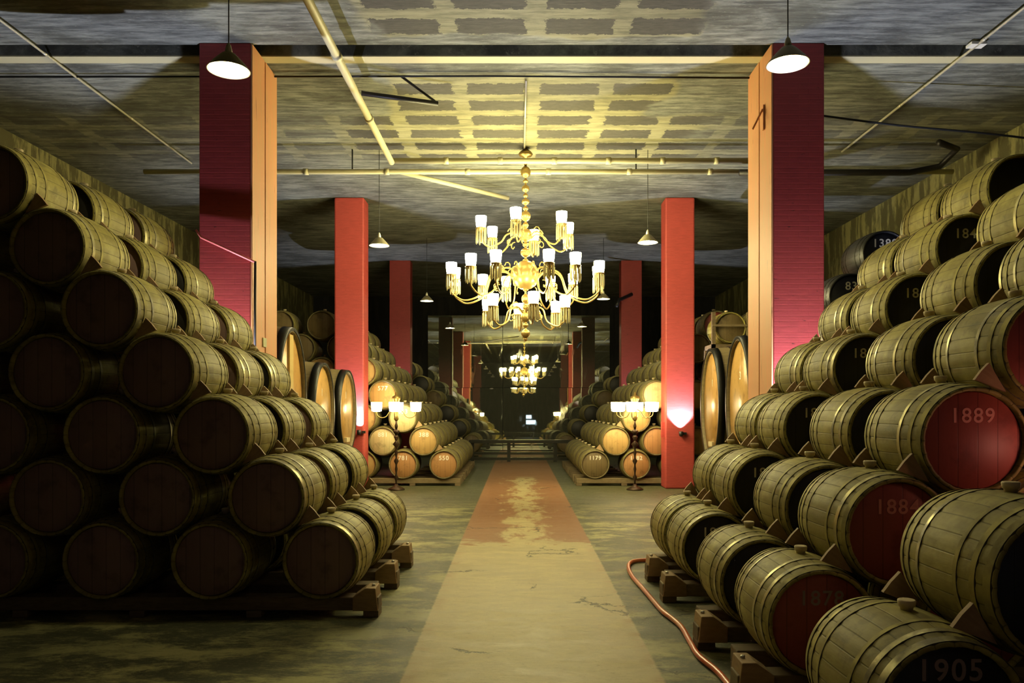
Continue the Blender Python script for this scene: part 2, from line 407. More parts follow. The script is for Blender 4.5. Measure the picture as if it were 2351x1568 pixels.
# ---------------------------------------------------------------- mirror at the far end
def mirror_mat():
    m = mat('spotted_mirror', (.45, .47, .38), .03, .88); g = G(m); v = g.coord('Object')
    s1 = g.noise(g.vmath('MULTIPLY', v, (1.0, 1.0, .6)), 1.6, 7, .7, .5)
    g.base(g.mix(g.step(s1, .58, .74), (.74, .76, .60), (.36, .38, .24)))
    g.l(g.math('MULTIPLY_ADD', g.step(s1, .55, .8), .22, .015), g.b.inputs['Roughness'])
    return m
M['mirror'] = mirror_mat()
mir = tag(link('wall_mirror', None, loc=(0.02, 29.3, 0)), 'huge spotted panelled mirror covering the far end wall, reflecting the chandelier', 'mirror')
xs = [-3.5, -2.6, -.62, 1.9, 3.5]; zs = [.02, 2.42, 5.2]
for i in range(4):
    for k in range(2):
        x0, x1, z0, z1 = xs[i], xs[i + 1], zs[k], zs[k + 1]; hw, hh = (x1 - x0) / 2 - .008, (z1 - z0) / 2 - .006
        o = link('mirror_panel', MB().box((-hw, 0, -hh), (hw, .02, hh)).mesh('mirror_panel', M['mirror']), mir,
                 ((x0 + x1) / 2, 0, (z0 + z1) / 2))
        o.rotation_euler = (math.radians((-.8, .0)[k] + (.02, -.03, .03, -.04)[i]), 0, math.radians((.1, -.05, -.38, -.08)[i] + (.05, -.04)[k]))
pass
mf = MB().box((-3.5, .03, 0), (3.5, .07, 5.2))
link('backing_board', mf.mesh('backing_board', M['wall_dark']), mir, (0, .05, 0))

# low railing in front of the mirror
rl = tag(link('low_railing', None, loc=(0.2, 23.3, 0)), 'low black timber railing across the far end of the aisle', 'railing')
M['rail'] = mat('black_timber', (.025, .024, .016), .25)
link('top_rail', MB().box((-1.7, -.16, .57), (1.7, .16, .67)).mesh('top_rail', M['rail']), rl)
link('lower_rail', MB().box((-1.7, -.04, .22), (1.7, .04, .29)).mesh('lower_rail', M['rail']), rl)
link('lower_rail', MB().box((-1.7, -.04, .05), (1.7, .04, .13)).mesh('lower_rail', M['rail']), rl)
for x in (-1.6, -.49, .93, 1.6):
    link('post', MB().box((-.05, -.05, 0), (.05, .05, .6)).mesh('post', M['rail']), rl, (x, 0, 0))

# ---------------------------------------------------------------- columns
def column(x0, x1, y0, y1, label, m, split=False, salmon_side=0):
    c = tag(link('red_column', None, loc=((x0 + x1) / 2, y0, 0)), label, 'column', 'red columns down both sides of the aisle')
    hx = (x1 - x0) / 2
    parts = [(0, y1 - y0)] if not split else [(0, .45), (.47, .92)]
    for (a, b) in parts:
        o = link('shaft', MB().box((-hx, a, 0), (hx, b, ZC)).mesh('shaft', M[m]), c); bevel(o, .03 if m == 'red_smooth' else .012)
        if salmon_side:
            s = salmon_side
            sx0, sx1 = (hx, hx + .02) if s > 0 else (-hx - .02, -hx)
            q = link('side_boarding', MB().box((sx0, a + .004, 0), (sx1, b - .004, ZC - .01)).mesh('side_boarding', M['salmon']), c)
            bevel(q, .006)
    return c
IN_L, OUT_L, IN_R, OUT_R = -3.14, -3.745, 2.99, 3.59
C1L = column(OUT_L, IN_L, 8.94, 9.86, 'tall red brick column at left with salmon boarded side, behind nearest left pendant lamp', 'red', True, 1)
C1R = column(IN_R, OUT_R, 8.94, 9.86, 'tall red brick column at right with pale boarded side, behind nearest right pendant lamp', 'red', True, -1)
C2L = column(OUT_L, IN_L, 15.5, 15.98, 'plain red column at left beside the tall oval vats, no number', 'red_smooth')
C2L['label'] = 'smooth bright red column on the left, just past the oval vats'
C2R = column(IN_R, OUT_R, 15.5, 15.98, 'smooth bright red column on the right with a lit spotlight low on its face', 'red_smooth')
column(OUT_L, IN_L, 22.15, 22.6, 'farthest visible red column on the left, dim, before the mirror', 'red')
column(IN_R, OUT_R, 22.15, 22.6, 'farthest visible red column on the right, dim, before the mirror', 'red')
for s, a, b in (('left', OUT_L, IN_L), ('right', IN_R, OUT_R)):
    column(a, b, 2.3 - 6.6, 2.9 - 6.6, 'red column behind the camera on the %s, seen in the mirror' % s, 'red')
# conduit fixed across left column, dropping down its side
pp = tag(link('wall_conduit', None, loc=(IN_L, 8.9, 2.2)), 'thin pink-lit conduit slanting across left brick column then dropping down its edge', 'pipe')
def PX(x, y, Y): return ((x - VX) * Y / F, Y, H + (VY - y) * Y / F)
def rel(p, o): return tuple(a - b for a, b in zip(p, o))
oo = (IN_L, 8.9, 2.2)
link('slanted_pipe', MB().tube([rel(PX(450, 528, 8.9), oo), rel(PX(462, 545, 8.9), oo), rel(PX(586, 602, 8.88), oo)], .014).mesh('slanted_pipe', M['pink_pipe']), pp)
link('dropper_pipe', MB().tube([rel(PX(586, 600, 8.88), oo), rel(PX(585, 840, 8.88), oo)], .015).mesh('dropper_pipe', M['black_pipe']), pp)
tag(link('notice_plate', MB().box((0, -.06, -.055), (.012, .06, .055)).mesh('notice_plate', mat('plate', (.45, .45, .25), .5)), None, (IN_L + .022, 9.35, 2.45)), 'small pale plate screwed to side of left brick column', 'plate')
tag(link('wall_bracket', MB().box((-.02, -.02, -.15), (0, .02, .15)).tube([(-.02, 0, .1), (-.14, 0, -.14)], .012).mesh('wall_bracket', M['salmon']), None, (IN_R - .022, 9.2, 5.15)), 'small bent bracket high on the side of right brick column', 'bracket')

# ---------------------------------------------------------------- barrels
RB, RC, LEN = .328, .296, .70
def brad(t): return RC + (RB - RC) * (1 - abs(t) ** 2.1)
def body_mesh(name, m, lod):
    seg = 96 if lod == 0 else 40; n = 22 if lod == 0 else 10
    rad = (lambda k: .9915 if k % 4 == 0 else 1.0) if lod == 0 else None
    pr = [(RC - .022, .035)]
    pr += [(RC - .018, .0), (RC - .002, .0)]
    for i in range(n + 1):
        t = -1 + 2 * i / n; pr.append((brad(t), .004 + (LEN - .008) * i / n))
    pr += [(RC - .002, LEN), (RC - .018, LEN), (RC - .022, LEN - .035), (0.0005, LEN - .035)]
    mb = MB().lathe(pr, seg, 'Y', (0, 0, RB), rad, caps=False)
    if lod:
        for y, wd in HP: hoop(mb, y, wd, 40, 1, 2)
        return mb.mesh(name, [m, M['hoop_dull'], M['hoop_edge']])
    return mb.mesh(name, m)
def hoop_prof(y, wd, th=.003):
    def r(yy): return brad(-1 + 2 * min(max(yy, 0), LEN) / LEN)
    return [(r(y) - .004, y - .002), (r(y) + th, y + .003), (r(y + wd) + th, y + wd - .003), (r(y + wd) - .004, y + wd + .002)]
def hoop(mb, y, wd, seg, m0, m1):
    p = hoop_prof(y, wd); mb.lathe(p[:2], seg, 'Y', (0, 0, RB), caps=False, mi=m1)
    mb.lathe(p[1:3], seg, 'Y', (0, 0, RB), caps=False, mi=m0); mb.lathe(p[2:], seg, 'Y', (0, 0, RB), caps=False, mi=m1); return mb
HP = ((.004, .042), (.085, .034), (.190, .030), (LEN - .220, .030), (LEN - .119, .034), (LEN - .046, .042))
hoop_me = [hoop(MB(), y, wd, 72, 0, 1).mesh('hoop', [M['hoop'], M['hoop_edge']]) for y, wd in HP]
head_me = MB().lathe([(.0005, .03), (RC - .03, .03), (RC - .021, .036), (.0005, .045)], 64, 'Y', (0, 0, 0), caps=False).mesh('head', M['head_brown'])
bung_me = MB().lathe([(.024, -.012), (.027, .006), (.034, .010), (.037, .032), (.033, .037)], 16, 'Z').mesh('bung', M['bung'])
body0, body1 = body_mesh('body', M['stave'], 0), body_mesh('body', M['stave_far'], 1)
def place_part(name, me, parent, loc=(0, 0, 0), m=None):
    o = bpy.data.objects.new(name, me); COL.objects.link(o); o.parent = parent; o.location = loc
    if m: o.material_slots[0].link = 'OBJECT'; o.material_slots[0].material = m
    return o
NB = 0
def barrel(x, y, zc, label, group, head='head_brown', num=None, numm='white', lod=0, bung=True, body=None, hoopm=None, nsize=.115, jit=1, yaw=0, cat='barrel', ny=.0):
    """x, zc: centre; y: front face"""
    global NB; NB += 1
    rr = random.Random(NB * 13 + 5)
    e = bpy.data.objects.new('barrel', None); COL.objects.link(e); e.empty_display_size = .1
    e.location = (x + rr.uniform(-.006, .006) * jit, y + rr.uniform(-.02, .02) * jit, zc - RB)
    e.rotation_euler = (0, 0, math.radians(yaw + rr.uniform(-.8, .8) * jit))
    tag(e, label, cat, group)
    place_part('body', body0 if lod == 0 else body1, e, m=M[body] if body else None)
    hd = place_part('head', head_me, e, (0, 0, RB), M[head])
    if lod == 0:
        for k, hm in enumerate(hoop_me):
            mm = M[hoopm] if hoopm else (M['hoop'] if rr.random() < .3 else M['hoop_dull'])
            place_part('hoop', hm, e, m=mm)
    if bung:
        place_part('bung', bung_me, e, (0, LEN / 2, 2 * RB + .006))
    if num:
        o = place_part('number_marking', text_mesh(num, nsize, M[numm]), hd, (.0, .0295, .135 + ny)); o.rotation_euler = (PI / 2, 0, 0)
    return e
ORD = ['bottom', 'second', 'third', 'fourth', 'fifth', 'sixth', 'top']
WEDGE_N = 0
def wedge_mesh():
    # triangular plate filling the notch beside two touching barrels, local X points outward along the tangent
    a, b, c = .03, .205, .062
    pts = [(a, 0), (b, c), (b + .004, 0), (b, -c)]
    vs = [(p[0], 0, p[1]) for p in pts] + [(p[0], .024, p[1]) for p in pts]
    return MB().add(vs, [(0, 1, 2, 3), (7, 6, 5, 4), (0, 4, 5, 1), (1, 5, 6, 2), (2, 6, 7, 3), (3, 7, 4, 0)]).mesh('wooden_wedge', M['wedge'])
wm = wedge_mesh()
def wedge(xl, zl, xu, zu, y, label):
    """between lower barrel (xl,zl) and upper (xu,zu); sits on the outer side"""
    global WEDGE_N; WEDGE_N += 1
    n = Vector((xu - xl, 0, zu - zl)).normalized(); s = 1 if xl > xu else -1
    t = Vector((n.z, 0, -n.x)) * 1.0
    if t.z > 0: t = -t
    t = -t if False else t
    # outer side of the notch is the tangent pointing up and outward from the lower barrel
    t = Vector((n.z, 0, -n.x)) * s
    mid = Vector(((xl + xu) / 2, y, (zl + zu) / 2))
    o = bpy.data.objects.new('wooden_wedge', wm); COL.objects.link(o); o.location = mid
    o.rotation_euler = (0, -math.atan2(t.z, t.x), 0)
    tag(o, label, 'wedge', 'wooden wedges driven in between the stacked barrels')
    return o
DX = .418
def stack(sgn, x0, dz, z0, yheads, ncols, side, kindfn, lod, rows=7, tagname='near', wedges=True, names=None, DX=.418):
    """pyramid of barrels; sgn -1 left / +1 right; yheads front face of each layer; ncols(layer,row)"""
    for li, y in enumerate(yheads):
        for r in range(rows):
            for c in range(ncols(li, r)):
                x = sgn * (x0 + DX * r + 2 * DX * c); z = z0 + dz * r
                kw = kindfn(li, r, c)
                if kw is None: continue
                look = kw.pop('look', 'oak barrel')
                pos = ('aisle edge', 'second inward', 'third inward', 'fourth inward')[c]
                lay = names[li]
                lab = '%s, %s row %s, %s, %s' % (look, ORD[r], pos, lay, tagname)
                barrel(x, y, z, lab, 'barrels in the ' + tagname, lod=lod, **kw)
                if wedges and c == 0 and r > 0:
                    xl, zl = sgn * (x0 + DX * (r - 1)), z0 + dz * (r - 1)
                    for yy, wn in ((.05, 'front'), (.61, 'rear')):
                        wedge(xl, zl, x, z, y + yy, 'wooden wedge under %s end of %s row barrel, %s, %s' % (wn, ORD[r], lay, tagname))
# --- near left
LYL = (5.93, 6.86, 7.78)
def kl(li, r, c):
    d = dict(head='head_brown', look='dark-headed barrel')
    if li: d = dict(head='head_black' if (r + li) % 2 else 'head_brown', look='dusty oak barrel')
    return d
stack(-1, 1.54, .491, .455, LYL, lambda li, r: ((4, 4, 3, 3, 2, 2, 1) if li == 0 else (3, 3, 2, 2, 2, 1, 1))[r], 'left', kl, 0,
      tagname='near left stack', names=('front layer', 'middle layer', 'back layer'), DX=.428)
# --- near right
LYR = (2.90, 4.18, 5.12, 6.38, 7.15)
NUMS = {(0, 0): '1905', (1, 0): '1878', (1, 1): '1884', (1, 2): '1889',
        (3, 0): '1824', (3, 1): '1832', (3, 2): '1835', (3, 3): '1839', (3, 4): '1842', (3, 5): '1844'}
def kr(li, r, c):
    if li == 0 and r > 1: return None
    d = dict(head='head_black', look='black-headed barrel')
    if li == 1: d = dict(head='head_red', look='red-headed barrel')
    if li == 2: d = dict(head='head_navy', look='blank black-headed barrel')
    if li == 0 and r == 1: d = dict(head='head_navy', look='blank dark-headed barrel')
    if (li, r) in NUMS and c == 0:
        n = NUMS[li, r]; d['num'] = n; d['numm'] = {'1884': 'red_white', '1889': 'red_white', '1878': 'dim_white', '1905': 'dim_white'}.get(n, 'white')
        d['look'] = ('red' if li == 1 else 'black') + '-headed barrel marked ' + n
        if n == '1905': d['nsize'] = .12; d['ny'] = .04
    return d
stack(1, 1.665, .503, .462, LYR, lambda li, r: ((1, 1, 0, 0, 0, 0, 0), (2, 2, 1, 1, 1, 1, 1), (2, 2, 2, 1, 1, 1, 1), (2, 2, 2, 2, 2, 1, 1), (2, 2, 2, 2, 2, 2, 1))[li][r], 'right', kr, 0,
      tagname='near right stack', names=('closest layer', 'second layer', 'third layer', 'fourth layer', 'rearmost layer'), DX=.426)
# --- far stacks (two per side)
def kf_left(li, r, c):
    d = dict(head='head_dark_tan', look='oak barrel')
    if li == 0:
        tb = {(0, 0): ('head_orange', '550'), (0, 1): ('head_orange', '781'), (1, 0): ('head_tan', '388'), (1, 1): ('head_pale', '881'), (2, 0): ('head_pale', '053'), (3, 0): ('head_tan', '577')}
        if (r, c) in tb:
            h, n = tb[r, c]; d = dict(head=h, num=n, nsize=.13, look='tan-headed oak barrel marked ' + n)
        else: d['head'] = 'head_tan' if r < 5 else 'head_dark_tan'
    return d
def kf_right(li, r, c):
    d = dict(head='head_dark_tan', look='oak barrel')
    if li == 0:
        tb = {(0, 0): ('head_dark_tan', '1179'), (0, 1): ('head_orange', '1182'), (1, 0): ('head_tan', None), (1, 1): ('head_orange', None), (2, 0): ('head_tan', None), (3, 0): ('head_pale', None), (6, 0): ('head_red', '121')}
        if (r, c) in tb:
            h, n = tb[r, c]; d = dict(head=h, look=('oak barrel marked ' + n) if n else 'plain tan-headed oak barrel')
            if n: d['num'] = n; d['nsize'] = .12
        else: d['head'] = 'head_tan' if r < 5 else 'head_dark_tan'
    return d
def kdark(li, r, c): return dict(head='head_black' if (li + r) % 3 else 'head_dark_tan', look='pale-rimmed dark barrel', bung=False)
YB1 = [16.03 + .93 * k for k in range(6)]
YB2 = [25.5, 26.65]
LN = ['front layer', 'second layer', 'third layer', 'fourth layer', 'fifth layer', 'sixth layer']
def nfar(li, r):
    if li == 0: return (3, 3, 2, 2, 2, 2, 2)[r]
    return 1
def skip_col(fn, x0, s):
    # leave out barrels that would stand inside the column
    def g(li, r, c):
        x = x0 + DX * r + 2 * DX * c
        return fn(li, r, c)
    return g
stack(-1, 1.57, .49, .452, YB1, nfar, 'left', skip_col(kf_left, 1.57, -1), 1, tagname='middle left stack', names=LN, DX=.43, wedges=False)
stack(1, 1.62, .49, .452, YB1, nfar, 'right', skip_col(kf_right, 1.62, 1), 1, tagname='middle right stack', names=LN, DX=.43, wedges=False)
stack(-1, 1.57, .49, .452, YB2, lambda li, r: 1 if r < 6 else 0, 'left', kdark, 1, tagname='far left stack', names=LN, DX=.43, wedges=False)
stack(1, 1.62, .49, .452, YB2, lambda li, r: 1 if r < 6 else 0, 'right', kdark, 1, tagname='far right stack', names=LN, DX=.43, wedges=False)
# wedges on the front of the middle stacks
for sgn, x0, nm in ((-1, 1.57, 'middle left stack'), (1, 1.62, 'middle right stack')):
    for r in range(1, 3):
        wedge(sgn * (x0 + .43 * (r - 1)), .452 + .49 * (r - 1), sgn * (x0 + .43 * r), .452 + .49 * r, 16.07, 'pale wooden wedge under the %s row edge barrel, front of %s' % (ORD[r], nm))

# --- timber runners under the stacks
def runner(x0, x1, y, label, h=.16, d=.15, end=None, group=None, blocks=True):
    o = link('timber_runner', None, loc=((x0 + x1) / 2, y, 0)); L = (x1 - x0) / 2
    tag(o, label, 'beam', group)
    bevel(link('beam', MB().box((-L, 0, .055), (L, d, h)).mesh('beam', M['timber']), o), .008)
    n = max(2, int((x1 - x0) / .8))
    for k in range(n + 1):
        xx = -L + .06 + (2 * L - .12) * k / n
        bevel(link('foot_block', MB().box((xx - .06, .0, 0), (xx + .06, d, .055)).mesh('foot_block', M['timber']), o), .005)
    if end:
        # stop block at the aisle end, sloped towards the barrel
        s = 1 if end > 0 else -1; xe = s * L
        vs = [(xe, -.02, .056), (xe, d + .02, .056), (xe - s * .02, -.02, .235), (xe - s * .02, d + .02, .235), (xe - s * .10, -.02, .235), (xe - s * .10, d + .02, .235), (xe - s * .20, -.02, .163), (xe - s * .20, d + .02, .163), (xe - s * .20, -.02, .056), (xe - s * .20, d + .02, .056)]
        bevel(link('stop_block', MB().add(vs, [(0, 1, 3, 2), (2, 3, 5, 4), (4, 5, 7, 6), (6, 7, 9, 8), (0, 8, 9, 1), (0, 2, 4, 6, 8), (1, 9, 7, 5, 3)]).mesh('stop_block', M['wedge']), o), .006)
        link('bolt', MB().lathe([(.014, 0), (.014, .012), (.006, .016)], 8, 'Z').mesh('bolt', M['bright_metal']), o, (xe - s * .05, d / 2, .235))
    return o
NL = ('front layer', 'middle layer', 'back layer')
for i, y in enumerate(LYL):
    runner(-4.9, -1.1, y + .06, 'timber runner carrying the front ends of the %s, near left stack' % NL[i], end=1, group='timber runners under the barrels')
    runner(-4.9, -1.2, y + .49, 'timber runner carrying the rear ends of the %s, near left stack' % NL[i], end=None, group='timber runners under the barrels')
NR = ('layer closest to the camera', 'second layer', 'third layer', 'fourth layer', 'rearmost layer')
for i, y in enumerate(LYR):
    runner(1.22, 3.9, y + .06, 'timber runner under the front ends of the %s, near right stack' % NR[i], end=-1, group='timber runners under the barrels')
    runner(1.34, 3.9, y + .49, 'timber runner under the rear ends of the %s, near right stack' % NR[i], end=None, group='timber runners under the barrels')
for sgn, nm in ((-1, 'middle left stack'), (1, 'middle right stack')):
    for i, y in enumerate(YB1):
        a, b = (1.22, 3.95 if i == 0 else 2.4)
        if i == 0: b = 4.2
        x0, x1 = (a, b) if sgn > 0 else (-b, -a)
        runner(x0, x1, y + .04, 'pale timber runner under the front of the %s, %s' % (LN[i], nm), group='timber runners under the barrels')
        runner(x0, x1, y + .5, 'pale timber runner under the rear of the %s, %s' % (LN[i], nm), group='timber runners under the barrels')
for sgn, nm in ((-1, 'far left stack'), (1, 'far right stack')):
    for i, y in enumerate(YB2):
        x0, x1 = (1.22, 2.4) if sgn > 0 else (-2.4, -1.22)
        runner(x0, x1, y + .1, 'timber runner under the %s, %s' % (LN[i], nm), group='timber runners under the barrels')

# --- tall oval vats between first and second columns
def vat(sgn, xh, yc, zc, hw, hh, label, num=None, length=1.7):
    """head in plane X = sgn*xh facing the aisle"""
    o = link('oval_vat', None, loc=(sgn * xh, yc, 0)); tag(o, label, 'vat', 'tall oval vats between the columns')
    def R(t, e=0): return 1 + .07 * (1 - t * t)
    pr = []; n = 12
    def lx(t): return sgn * (t + 1) / 2 * length
    k = 1.05
    pr = [(k * .97, sgn * .07), (k * .97, 0), (k * 1.02, 0)]
    pr += [(k * 1.02 * R(-1 + 2 * i / n), sgn * length * i / n) for i in range(n + 1)] + [(.001, sgn * length)]
    link('body', MB().lathe(pr, 64, 'X', (0, 0, zc), sx=hw, sy=hh, caps=False).mesh('body', M['vat_body']), o)
    hd = link('head', MB().lathe([(.001, sgn * .05), (k * .99, sgn * .05), (k * .99, sgn * .075), (.001, sgn * .075)], 64, 'X', sx=hw, sy=hh, caps=False).mesh('head', M['vat_head']), o, (0, 0, zc))
    for a, wd in ((-.01, .12), (.30, .07), (.62, .06), (1.02, .06), (1.33, .07)):
        t0, t1 = -1 + 2 * a / length, -1 + 2 * (a + wd) / length
        q = [(k * 1.02 * R(t0) * 1.0, sgn * a), (k * 1.02 * R(t0) + .018, sgn * a), (k * 1.02 * R(t1) + .018, sgn * (a + wd)), (k * 1.02 * R(t1), sgn * (a + wd))]
        if a < 0: q = [(k * .985, sgn * a)] + q
        link('hoop', MB().lathe(q, 64, 'X', (0, 0, zc), sx=hw, sy=hh, caps=False).mesh('hoop', M['vat_hoop']), o)
    if num:
        t = link('number_marking', text_mesh(num, .17, M['white']), hd, (sgn * .047, 0, hh * .42)); t.rotation_euler = (PI / 2, 0, -sgn * PI / 2)
    link('hatch_bar', MB().box((-.02, -.13, -.04), (.03, .13, .04)).mesh('hatch_bar', M['bung']), hd, (sgn * .03, 0, -hh * .74))
    zb = zc - hh * 1.09
    for xx in (.25, 1.25):
        x0, x1 = sorted((sgn * xx, sgn * (xx + .2)))
        link('cradle', MB().box((x0, -hw * .7, 0), (x1, hw * .7, zb + .06)).mesh('cradle', M['timber']), o)
    return o
v1 = vat(-1, 3.12, 10.56, 1.76, .60, .92, 'tallest oval vat on the left, orange head with pale centre stave')
vh = [c for c in v1.children if c.name.startswith('head')][0]
link('pale_centre_stave', MB().box((-.045, -.085, -.90), (-.02, .085, .90)).mesh('pale_centre_stave', mat('pale_varnished_stave', (.68, .50, .2), .3)), vh)['label'] = 'pale yellow centre stave'
vat(-1, 3.12, 12.3, 1.59, .58, .72, 'middle one of the three oval vats on the left, shiny glare on its head', '1')
vat(-1, 3.12, 14.0, 1.58, .62, .70, 'oval vat on the left nearest the smooth red column', '1')
vat(1, 3.30, 11.5, 1.75, .57, .90, 'larger oval vat on the right, next to the boarded brick column', '3')
vat(1, 3.30, 13.15, 1.69, .58, .90, 'oval vat on the right nearest the smooth red column', '1')
# barrels lying on and behind the vats
g_v = 'barrels lying above the vats'
def rack(x0, x1, y0, y1, z, label, tall=0):
    o = tag(link('timber_rack', None, loc=(x0, y0, 0)), label, 'rack'); a, b = x1 - x0, y1 - y0
    for px_ in (0, a - .07):
        for py in (0, b - .07):
            link('post', MB().box((px_, py, 0), (px_ + .07, py + .07, z + (tall if py == 0 else 0))).mesh('post', M['timber']), o)
    link('shelf', MB().box((0, 0, z - .08), (a, b, z)).mesh('shelf', M['timber']), o)
    if tall: link('crossbar', MB().box((0, -.02, z + tall * .55), (a, .0, z + tall * .55 + .04)).mesh('crossbar', M['timber']), o)
    return o
rack(3.75, 4.50, 14.75, 15.4, 2.88, 'timber stand holding a barrel high behind the right vats', .62)
barrel(4.13, 14.8, 3.207, 'dark barrel held in a timber stand high behind the right vats', g_v, head='head_dark_tan', jit=0)
g_b = 'black barrels behind the near right stack'
rack(4.74, 5.12, 10.0, 10.6, 3.335, 'tall timber rack behind the near right stack holding the upper black barrel', 0)
barrel(4.80, 9.95, 3.665, 'black barrel with silver rim marked 1388 against the damp right wall', g_b, head='head_navy', num='1388', body='stave_black', hoopm='vat_hoop', bung=False, jit=0, nsize=.15)
rack(4.05, 4.60, 10.0, 10.6, 2.775, 'lower timber rack behind the near right stack holding the lower black barrel', 0)
barrel(4.36, 9.95, 3.105, 'black barrel marked 83 low beside the right brick column', g_b, head='head_navy', num='83', body='stave_black', hoopm='vat_hoop', bung=False, jit=0, nsize=.15)

# ---------------------------------------------------------------- chandelier
CX, CY = .12, 12.57
CZ = lambda y: H + (VY - y) * CY / F
ch = tag(link('chandelier', None, loc=(CX, CY, 0)), 'huge three-tier brass chandelier with lit glass shades and crystal drops', 'chandelier')
link('canopy', MB().lathe([(.02, 5.93), (.05, 5.9), (.10, 5.86), (.12, 5.83), (.10, 5.80), (.03, 5.78), (.02, 5.62)], 24).mesh('canopy', M['brass']), ch)
prof = []
def ball(y, r, squash=1.0):
    z = CZ(y); out = []
    for i in range(9):
        a = PI / 2 - PI * i / 8; out.append((max(.016, r * math.cos(a)), z + r * squash * math.sin(a)))
    return out
for y, r, sq in ((395, .085, 1.1), (416, .045, .7), (433, .065, .9), (449, .04, .9), (463, .065, .8), (479, .045, .8), (496, .085, 1), (517, .05, 1), (540, .115, .95), (562, .05, .8), (580, .085, .9), (600, .055, .8), (632, .23, 1.05), (664, .05, .7), (686, .07, 1.1), (706, .05, .7), (727, .085, 1.1), (747, .045, 1), (766, .075, 1), (779, .03, 1.1)):
    prof += ball(y, r, sq)
prof.append((.003, CZ(784)))
link('central_stem', MB().lathe([(.016, 5.8)] + prof, 24).mesh('central_stem', M['brass']), ch)
shade_me = MB().lathe([(.070, 0), (.082, .06), (.088, .13), (.088, .185), (.080, .185), (.08, .13), (.074, .06), (.062, .004)], 20, 'Z').mesh('glass_shade', M['shade'])
fr = MB()
for k in range(12):
    a = 2 * PI * k / 12; c, s_ = .078 * math.cos(a), .078 * math.sin(a); z0 = -.005 - .0
    L = .20 + .03 * (k % 2)
    fr.lathe([(.002, -L - .03), (.013, -L), (.010, -.04), (.004, -.012), (.009, 0), (.002, .01)], 5, 'Z', (c, s_, z0), smooth=False)
fringe_me = fr.mesh('crystal_fringe', M['crystal'])
cup_me = MB().lathe([(.012, -.24), (.014, -.2), (.012, -.1), (.03, -.06), (.085, -.015), (.088, 0), (.06, .004), (.02, .004)], 16, 'Z').mesh('cup', M['brass'])
def arm_mesh(r0, z0, r1, z1, drop, curl):
    mb = MB()
    P = [(r0, 0, z0), (r0 + .12 * curl, 0, z0 + .10 * curl), (r0 + .30 * curl, 0, z0 + .05 * curl), (r0 + (r1 - r0) * .5, 0, z1 - drop * .7), (r0 + (r1 - r0) * .78, 0, z1 - drop), (r1 - .02, 0, z1 - drop * .75), (r1, 0, z1 - .22)]
    mb.tube(catmull(P, 6), .014, 8)
    # scroll
    sp = [(r0 + .16 * curl + (.09 - .012 * i) * math.cos(i * .7), 0, z0 + .12 * curl + (.09 - .012 * i) * math.sin(i * .7)) for i in range(8)]
    mb.tube(sp, .009, 6)
    sp = [(r0 + .22 * curl + (.08 - .010 * i) * math.cos(-i * .7 + 2), 0, z0 - .12 * curl + (.08 - .010 * i) * math.sin(-i * .7 + 2)) for i in range(8)]
    mb.tube(sp, .009, 6)
    return mb.mesh('arm', M['brass'])
tiers = ((6, .76, 4.56, .09, CZ(548), .30, 18, .8), (12, 1.22, 3.82, .20, CZ(640), .42, 8, 1.25), (6, .68, 3.27, .06, CZ(718), .30, 40, .8))
for n, R_, z, r0, z0, drop, ph, curl in tiers:
    am = arm_mesh(r0, z0, R_, z, drop, curl)
    for k in range(n):
        a = math.radians(ph + 360 / n * k + (0 if n < 12 else (8 if k % 2 else 0)))
        arm = place_part('arm', am, ch); arm.rotation_euler = (0, 0, a)
        place_part('cup', cup_me, arm, (R_, 0, z)); place_part('glass_shade', shade_me, arm, (R_, 0, z + .002))
        place_part('crystal_fringe', fringe_me, arm, (R_, 0, z))

# ---------------------------------------------------------------- candelabra floor lamps
def floor_lamp(x, y, n, ph, label):
    o = tag(link('floor_lamp', None, loc=(x, y, 0)), label, 'floor lamp')
    link('base', MB().lathe([(.17, 0), (.17, .02), (.12, .05), (.05, .08), (.03, .12)], 20).mesh('base', M['brass_dark']), o)
    pr = [(.02, .1)]
    for z, r in ((.25, .045), (.42, .03), (.58, .05), (.75, .035), (.92, .075), (1.06, .05), (1.17, .07), (1.28, .035)):
        pr += [(.018, z - .07), (r, z), (.018, z + .06)]
    link('turned_stem', MB().lathe(pr + [(.02, 1.4)], 16).mesh('turned_stem', M['brass_dark']), o)
    link('urn', MB().lathe([(.02, 1.38), (.05, 1.42), (.03, 1.5), (.02, 1.68), (.06, 1.75), (.09, 1.83), (.085, 1.87), (.03, 1.9), (.02, 1.95), (.001, 1.97)], 16).mesh('urn', M['brass']), o)
    am = MB().tube(catmull([(.02, 0, 1.62), (.12, 0, 1.58), (.2, 0, 1.47), (.30, 0, 1.45), (.375, 0, 1.5), (.39, 0, 1.58)], 6), .009, 8).mesh('arm', M['brass'])
    sm = MB().lathe([(.06, 0), (.098, .015), (.106, .08), (.112, .19), (.104, .19), (.098, .08), (.05, .01)], 16, 'Z').mesh('glass_shade', M['lamp_shade'])
    for k in range(n):
        arm = place_part('arm', am, o); arm.rotation_euler = (0, 0, math.radians(ph + 360 / n * k)); place_part('glass_shade', sm, arm, (.39, 0, 1.57))
    return o
floor_lamp(-2.45, 15.3, 4, 4, 'tall turned candelabra lamp with lit shades before the middle left stack')
floor_lamp(2.34, 15.3, 6, 12, 'tall turned candelabra lamp with lit shades before the middle right stack')

